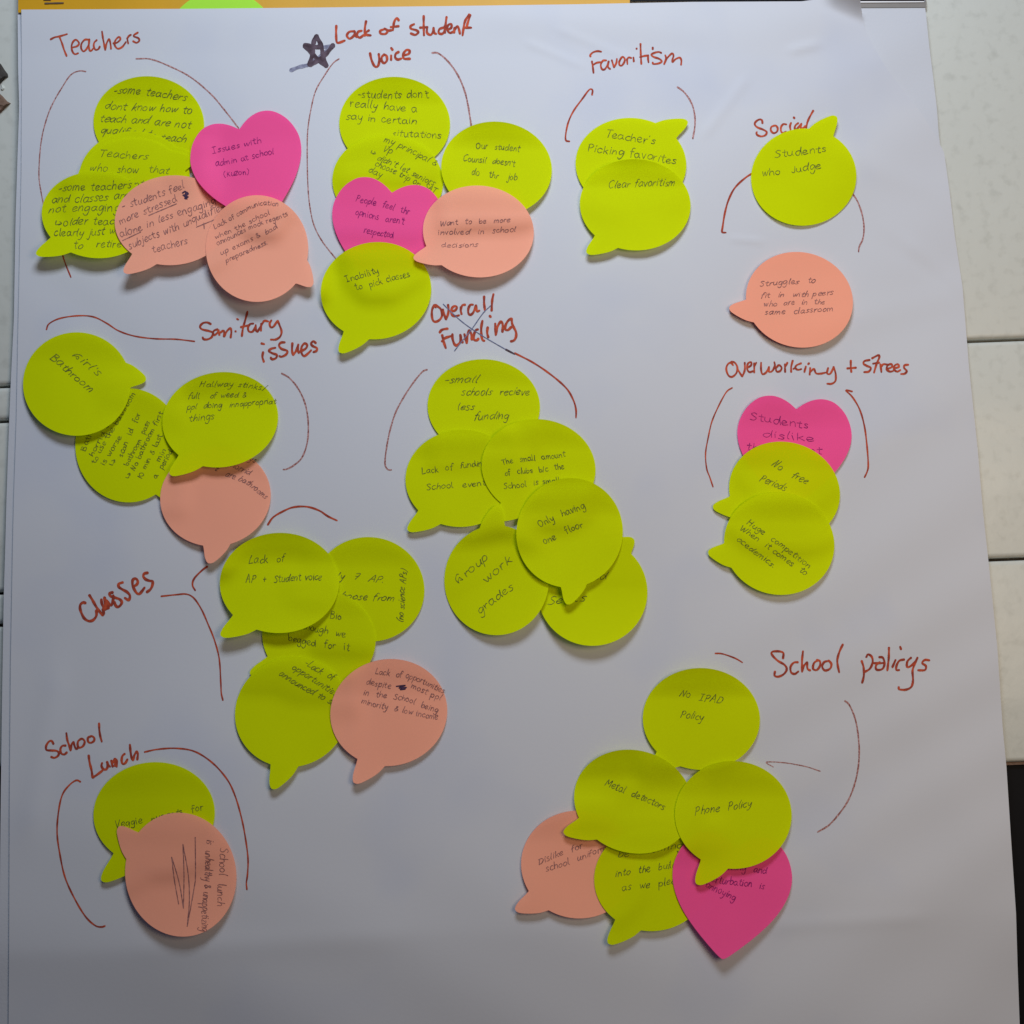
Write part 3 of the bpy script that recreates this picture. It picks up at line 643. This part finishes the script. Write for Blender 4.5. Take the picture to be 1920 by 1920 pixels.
# ---- school policys
note('bubble', 'lime', (1315, 1348), 110, 95.5, er=3, tip=(1228, 1440), lift=2.5, dip=1.4, pw=1.9, label=LIME+"reading No IPAD Policy, topmost under School policys",
     lines=[("No  IPAD", 9, (1273, 1306), (1355, 1319)), ("Policy", 9, (1276, 1344), (1318, 1352))])
note('bubble', 'peach', (1085, 1621), 108, 101, er=5, tip=(971, 1711), lift=3.0, dip=.5, pw=1.8, label="peach bubble note about school uniform, lower left of the School policys cluster",
     lines=[("Dislike  for", 7.5, (1010, 1621), (1094, 1589)), ("school  uniform", 7.5, (1024, 1635), (1139, 1594))])
note('bubble', 'lime', (1222, 1648), 108, 98, er=-2, tip=(1147, 1772), lift=4.0, dip=.6, pw=1.9, label=LIME+"reading into the building as we please, left of the lower pink heart",
     lines=[("be   coming", 9, (1157, 1608), (1281, 1590)), ("into  the  building", 9, (1154, 1645), (1292, 1621)), ("as  we  please", 9, (1166, 1671), (1285, 1654))])
note('heart', 'pink', (1370, 1670), 112, 118, rot=6.5, lift=6.0, dip=.3, pw=1.9, label="pink heart note at the bottom of the School policys cluster, tip hanging down",
     lines=[("morning  and", 8.5, (1345, 1629), (1438, 1637)), ("perturbation  is", 8.5, (1325, 1652), (1433, 1667)), ("annoying", 8.5, (1321, 1663), (1379, 1688))])
note('bubble', 'lime', (1188, 1503), 113, 96, er=17, tip=(1061, 1567), lift=4.5, dip=1.5, pw=1.9, label=LIME+"reading Metal detectors, left of the Phone Policy note",
     lines=[("Metal  detectors", 9, (1133, 1472), (1190, 1495), (1245, 1518))])
note('bubble', 'lime', (1375, 1528), 109.5, 101, er=3, tip=(1313, 1660), lift=5.5, dip=1.1, pw=1.9, label=LIME+"reading Phone Policy, right of the Metal detectors note",
     lines=[("Phone  Policy", 9.5, (1303, 1529), (1410, 1511))])

# ================================================================ MARKER WRITING ON THE POSTER
def heading(text, ox, oy, k, w, s, m='marker'):
    ink = Ink(front, 0.12)
    for st in parse(s, ox, oy, k): ink.stroke(st, w*1.13, step=1.8, taper=.9)
    ink.build("heading", M[m], poster, label="the word%s %s written in red-brown marker" % ('s' if ' ' in text else '', text))
heading("Teachers", 80, 40, 9.6, 3.1, "140,325 220,285 300,270 440,228;305,285 350,400 385,510 432,625;535,470 620,445 655,390 600,330 545,370 520,450 535,540 580,590 640,572;830,330 760,330 700,400 695,490 740,540 800,480 835,400 840,320;838,320 830,420 845,520 880,525 905,490;975,335 930,380 920,450 950,510 1000,500 1030,450;1068,180 1085,300 1110,430 1125,515;1125,515 1150,400 1195,320 1220,400 1230,495;1270,395 1340,380 1400,320 1370,280 1310,340 1295,420 1350,490 1430,460 1500,370;1520,300 1540,400;1522,310 1550,265 1590,240;1715,200 1650,240 1640,270 1720,300 1740,345 1690,385 1625,355")
heading("Lack of student", 530, 20, 5.189, 4.0, "522,145 520,220 525,300 545,312 605,290;700,200 650,205 625,240 650,272 690,245 705,205;703,205 705,240 725,255;770,195 735,205 725,240 750,262 790,235;812,100 800,170 800,245;840,190 808,215 820,235 858,240;990,180 950,195 955,222 1000,225 1020,195 990,172;1015,195 1060,190;1130,95 1110,72 1085,110 1072,190;1050,160 1130,150;1280,130 1245,150 1250,175 1300,190 1320,210 1290,235 1245,220;1372,50 1372,140 1375,240;1335,165 1410,160;1405,165 1405,215 1440,235 1465,200 1468,165;1468,170 1475,215 1495,225;1560,165 1525,180 1518,215 1550,225 1575,190 1595,60;1575,150 1580,215;1600,190 1640,165 1640,130 1610,140 1600,180 1625,215 1660,205;1672,165 1668,215;1672,185 1700,150 1715,180 1725,225;1815,35 1775,100 1760,170 1750,240;1810,40 1825,45;1770,165 1835,165;1825,40 1800,120 1790,160")
heading("voice", 530, 20, 5.189, 4.2, "850,412 865,480 895,540 925,540 940,490 935,420;990,425 965,450 965,490 990,510 1015,480 1010,440 985,425;1055,435 1055,480;1055,362 1070,382;1130,400 1100,420 1095,455 1120,475 1155,465;1175,435 1225,420 1235,390 1205,382 1175,420 1180,465 1240,468")
heading("Favoritism", 1090, 70, 9.6, 3.2, "168,345 160,320 210,270 290,248 360,258;190,430 205,520 220,640;205,500 270,460 345,445;450,415 390,420 350,490 370,570 420,575 470,500 495,430;490,430 480,530 520,570;548,410 570,480 590,540;590,540 630,460 640,385;700,400 680,450 690,500 730,505 775,440 780,380 740,350 700,395;820,390 830,480;825,400 850,360 900,372;938,360 945,435;990,200 1000,206;1065,115 1070,300 1080,480;1055,355 1130,335 1200,325;1205,320 1200,380 1210,450;1285,180 1285,215;1440,280 1390,262 1310,280 1260,310 1300,350 1400,385 1450,430 1400,465 1330,478 1290,475 1285,450;1510,320 1525,380 1490,485;1490,480 1540,380 1630,290 1660,330 1640,400 1640,445;1640,445 1700,390 1770,365 1800,410 1795,495")
heading("Social", 1400, 190, 9.6, 3.3, "285,395 275,340 230,325 170,360 145,410 190,465 300,510 360,550 340,605 270,630 200,610 175,575 185,550;500,435 445,460 435,520 480,570 540,550 560,490 530,440 490,435;715,415 660,410 620,460 620,540 660,570 710,545;800,385 780,440 790,515;845,285 862,305;930,390 880,430 865,490 900,520;985,400 930,470 900,500;985,400 970,470 1010,480 1055,450;1200,165 1140,270 1095,370 1070,480;1075,480 1050,440;305,830 295,855")
heading("Sanitary", 360, 570, 7.385, 3.6, "262,278 210,255 150,265 112,310 140,350 240,375 290,400 270,460 210,490 160,485 148,460;355,350 310,365 290,400 310,430 350,400 370,360;365,360 380,430;385,400 430,370 445,385 440,450;445,450 480,380 530,335 545,380 535,465;600,375 608,382;622,205 640,215;768,105 735,230 705,340 690,445;675,320 800,290;850,270 800,280 775,330 790,380 840,380 880,310;882,290 885,360 905,385;905,385 940,330 955,300;960,270 955,370;958,300 1000,235 1055,240;1100,225 1075,270 1090,320 1130,310 1180,235;1185,230 1215,300 1240,380 1220,450 1160,490 1090,492")
heading("issues", 360, 570, 7.385, 3.9, "985,665 975,730 995,800;960,545 1000,555;1155,605 1095,620 1065,650 1110,680 1175,705 1160,750 1110,765 1090,740;1285,530 1230,535 1205,575 1240,620 1320,650 1300,700 1240,730 1210,720;1390,540 1385,640 1400,705;1400,705 1440,650 1475,560;1470,560 1465,640 1480,680;1490,660 1570,620 1595,570 1560,545 1520,590 1515,670 1550,720 1600,690 1650,640;1715,540 1680,515 1650,545 1670,580 1730,610 1720,650 1680,665")
heading("Overall", 790, 540, 9.6, 4.0, "235,305 195,390 190,500 215,590 270,605 340,560 375,480 350,380 290,330 250,305 260,350;385,385 415,480 445,565;445,565 480,470 490,380 480,300;550,420 610,400 640,350 610,325 560,350 535,420 560,490 620,505 680,490;715,340 710,410 725,470;715,370 740,310 790,300;930,300 880,305 845,380 850,460 890,480 940,430 985,310;985,310 1000,420 1045,405;1130,150 1130,270 1145,400;1298,110 1275,230 1265,410")
heading("Funding", 790, 540, 9.6, 4.3, "330,800 360,760 410,740 475,732;375,845 400,960 440,1080;370,960 430,900 530,865;560,830 560,900 590,1000 630,1040;630,1040 690,990 710,900 700,840;705,850 720,940 745,980;775,830 800,920 820,990;815,990 830,860 860,760;860,760 900,830 910,930;1020,745 980,760 945,850 950,930 1000,940 1030,910;1100,590 1080,700 1080,830 1100,930 1135,950;1195,705 1185,800 1205,890;1230,500 1250,520;1330,640 1335,740 1340,845;1340,840 1370,700 1430,605 1465,660 1460,790;1620,700 1560,755 1510,740 1520,660 1570,580 1625,550;1625,550 1640,660 1700,780 1705,870 1670,940 1610,960")
heading("Overworking", 1340, 660, 5.053, 3.3, "180,95 130,110 110,160 130,220 165,235 205,200 215,145 190,100 155,95 175,125;215,160 240,200 262,232;262,232 285,170 285,100;310,150 345,125 345,95 315,110 308,160 330,190 365,180;375,105 375,195;378,130 395,100;440,100 440,170 455,210 490,190 515,140;515,140 515,185 545,180 570,130 565,95;600,130 580,155 590,185 620,180 635,150 615,125 595,130;665,115 668,190;668,140 690,100;740,80 725,140 725,190;820,106 775,126 765,150 788,168 822,161;745,160 768,148;865,135 850,190;895,105 885,115;905,150 900,215;905,190 940,160 960,200 1000,205 1050,195;1075,150 1065,200 1095,205 1130,140;1125,140 1145,200 1145,270 1110,300 1065,300")
heading("+", 1340, 660, 5.053, 3.5, "1290,80 1290,140 1295,190;1255,155 1340,148")
heading("Strees", 1340, 660, 5.053, 3.5, "1470,75 1420,85 1410,110 1440,130 1480,150 1460,185 1415,190;1490,60 1550,30 1560,50 1535,110 1510,195;1500,110 1560,100;1570,115 1580,190;1575,140 1600,115 1640,120;1640,160 1680,140 1675,115 1640,125 1630,165 1660,185 1690,180;1700,155 1745,140 1735,115 1705,130 1700,165 1730,185 1760,170;1835,120 1800,125 1795,150 1820,180 1800,205 1765,208")
heading("Classes", 130, 1060, 10.667, 4.6, "325,755 280,742 225,780 215,860 250,970 310,1070 400,1115 480,1090 535,1020 545,950 535,900;400,595 460,690 540,830 620,940 665,1000;665,1000 690,960 670,870;640,680 650,760 690,850 730,880;700,640 740,740 790,830;700,660 720,780 760,860;730,870 790,850;740,700 830,800 870,720 880,600;870,540 800,560 820,610 900,640 1010,680 1050,740 1010,810 960,830 920,790 905,730;1070,340 990,370 990,430 1060,480 1150,530 1210,600 1200,680 1170,690 1110,650;1290,420 1350,380 1370,320 1330,265 1270,290 1265,390 1300,480 1350,555 1400,570 1450,520 1505,445;1570,148 1500,165 1480,220 1530,280 1610,310 1665,320 1660,400 1620,480 1550,535")
heading("School", 70, 1340, 8.727, 3.7, "265,480 235,430 190,440 145,510 150,575 220,585 310,590 350,620 340,670 280,705 225,690;465,505 410,510 378,560 390,630 440,650 485,615;475,300 490,410 520,500 545,585;545,585 560,490 590,445;590,445 610,510 635,560 665,540;720,395 670,430 660,500 690,540 750,510 775,440 740,395 700,400;880,350 830,375 830,435 870,460 925,430 930,380 890,350 850,365;1010,140 1015,250 1030,350 1055,440")
heading("Lunch", 70, 1340, 8.727, 4.0, "840,665 855,780 885,900 905,1030;905,1030 980,980 1070,910;1060,790 1050,840 1080,890 1125,900;1125,900 1150,850 1140,770;1140,770 1160,820 1190,850;1210,750 1220,800 1235,850;1225,800 1270,720;1270,720 1300,760 1298,850;1275,740 1270,840;1430,640 1390,680 1380,760 1400,805 1440,790 1475,730;1515,490 1525,600 1540,690 1565,745;1565,745 1590,660 1625,600;1625,600 1645,640 1635,735")
heading("School policys", 1430, 1190, 5.818, 3.7, "222,260 225,200 180,182 110,185 100,215 160,280 240,330 262,380 230,430 170,458 130,445 135,400;385,300 340,305 305,350 310,410 350,428 390,400;440,180 430,280 430,405;430,400 450,340 485,300;485,300 490,370 520,390;600,280 560,310 550,370 590,385 625,340 625,290 590,275;720,285 670,300 650,350 680,390 735,370 750,320 720,280;875,105 840,180 815,270 820,340 835,410;1080,285 1100,350 1105,420 1100,470 1085,525;1130,245 1150,215 1190,240 1200,300 1170,370 1115,405;1200,310 1300,310 1330,300;1270,245 1310,250 1330,310 1310,370 1260,385 1235,370 1240,330 1280,300;1378,140 1375,260 1360,390;1450,275 1415,355;1500,130 1510,160;1545,270 1490,285 1460,340 1460,385 1490,385;1620,250 1580,290 1575,350 1610,345 1660,300 1690,250;1690,250 1650,340 1635,400 1640,500 1620,570 1560,600 1490,595 1485,570;1820,280 1770,275 1740,310 1780,340 1770,385 1695,388")
def mark(name, w, pts, m='dry', **pr):
    ink = Ink(front, 0.12); ink.stroke(pts, w, step=3); ink.build(name, M[m], poster, **pr)
ARC = "marker_arc"
mark(ARC, 2.3, [(161, 134), (148, 133), (132, 141), (115, 166), (101, 190), (90, 215), (80, 250), (75, 285), (73, 330), (77, 360), (83, 390)])
mark(ARC, 2.5, [(255, 110), (283, 111), (320, 125), (358, 145), (395, 176), (420, 205), (448, 241)], )
mark(ARC, 2.6, [(117, 478), (124, 498), (133, 520)], 'marker')
mark(ARC, 2.3, [(636, 110), (624, 119), (608, 142), (592, 170), (583, 205), (577, 245), (576, 290), (577, 340), (580, 380), (588, 420), (604, 452), (632, 488)])
mark(ARC, 3.2, [(810, 99), (822, 100), (840, 115), (858, 140), (871, 170), (878, 200), (884, 238)])
mark(ARC, 3.2, [(1110, 178), (1111, 169), (1105, 168), (1092, 185), (1076, 207), (1066, 228), (1061, 250), (1061, 263), (1068, 265)], 'marker')
mark(ARC, 3.0, [(1270, 163), (1283, 173), (1296, 192), (1302, 212), (1303, 235), (1299, 260)])
mark(ARC, 3.6, [(1416, 322), (1398, 333), (1378, 352), (1366, 375), (1359, 400), (1355, 425), (1354, 435), (1361, 436)], 'marker')
mark(ARC, 2.9, [(1598, 362), (1608, 378), (1616, 400), (1620, 425), (1618, 447), (1611, 463), (1610, 472)])
mark(ARC, 2.7, [(87, 618), (92, 607), (112, 597), (145, 592), (175, 594), (200, 606), (222, 620), (252, 630), (290, 635), (330, 636), (365, 640)], 'marker')
mark(ARC, 2.9, [(528, 700), (543, 709), (560, 730), (573, 760), (578, 795), (576, 830), (566, 858), (550, 873), (536, 880), (531, 880)])
mark(ARC, 3.4, [(948, 655), (965, 664)], 'star')
mark(ARC, 3.4, [(965, 662), (1000, 680), (1035, 704), (1062, 728), (1075, 750), (1080, 768), (1080, 783)], 'marker')
mark(ARC, 2.9, [(801, 693), (792, 697), (776, 716), (758, 743), (742, 773), (731, 808), (724, 845), (722, 870), (727, 880), (734, 881)])
mark(ARC, 2.6, [(1373, 727), (1362, 735), (1348, 760), (1335, 790), (1328, 820), (1323, 850), (1325, 878), (1331, 895), (1337, 913)], 'marker')
mark(ARC, 3.2, [(1598, 734), (1586, 732), (1598, 744), (1612, 768), (1621, 800), (1626, 840), (1628, 872), (1626, 884), (1621, 895)], 'marker')
mark(ARC, 3.6, [(502, 984), (512, 970), (530, 959), (550, 951), (575, 950), (598, 957), (615, 968), (632, 976)], 'marker')
mark(ARC, 3.6, [(389, 1062), (378, 1070), (364, 1085), (361, 1097), (366, 1107)], 'marker')
mark(ARC, 3.0, [(302, 1118), (330, 1115), (350, 1114), (364, 1122), (378, 1143), (390, 1170), (402, 1200), (411, 1235), (414, 1280), (415, 1300), (418, 1313)], 'marker')
mark(ARC, 3.1, [(271, 1410), (295, 1405), (330, 1403), (365, 1409), (398, 1430), (425, 1460), (440, 1490), (452, 1530), (460, 1570), (465, 1610), (464, 1640), (462, 1655), (463, 1668)], 'marker')
mark(ARC, 3.2, [(151, 1466), (143, 1463), (130, 1472), (117, 1490), (110, 1520), (107, 1560), (112, 1600), (122, 1645), (140, 1685), (160, 1718), (178, 1735), (190, 1738), (197, 1736)], 'marker')
mark(ARC, 2.8, [(1341, 1225), (1355, 1226), (1378, 1234), (1392, 1242)], 'marker')
mark(ARC, 3.0, [(1584, 1314), (1592, 1321), (1602, 1343), (1608, 1370), (1611, 1405), (1609, 1440), (1601, 1475), (1588, 1505), (1570, 1530), (1553, 1548), (1533, 1560)])
mark("marker_arrow", 1.9, [(1538, 1446), (1510, 1437), (1470, 1430), (1437, 1429), (1450, 1438)], 'dry')
ink = Ink(front, 0.22)
ink.stroke([(831, 570), (846, 585), (870, 606), (905, 630), (948, 655)], 1.7); ink.stroke([(920, 573), (905, 588), (886, 615), (866, 640), (852, 658)], 1.7)
ink.build("ballpoint_cross", M['blue'], poster, label="thin blue ballpoint cross through the words Overall Funding")
ink = Ink(front, 0.14)
ink.stroke([(545, 132), (560, 126), (582, 121)], 7); ink.stroke([(575, 123), (592, 112), (612, 95), (624, 85)], 6.5)
ink.stroke([(624, 85), (600, 89), (572, 85)], 6)
ink.build("faded_marker_stroke", M['starlight'], poster)
ink = Ink(front, 0.24)
for st in ([(580, 122), (586, 100), (588, 80), (593, 67)], [(593, 67), (602, 85), (606, 105), (612, 124)], [(612, 124), (595, 110), (583, 98), (571, 85)], [(571, 84), (590, 88), (603, 87)], [(625, 84), (612, 100), (600, 110), (582, 122)]):
    ink.stroke(st, 8.2, step=2, taper=1)
ink.build("marker_star", M['star'], poster, label="dark purple marker star left of Lack of student")

for o in S.objects:
    if '_o' in o: del o['_o']
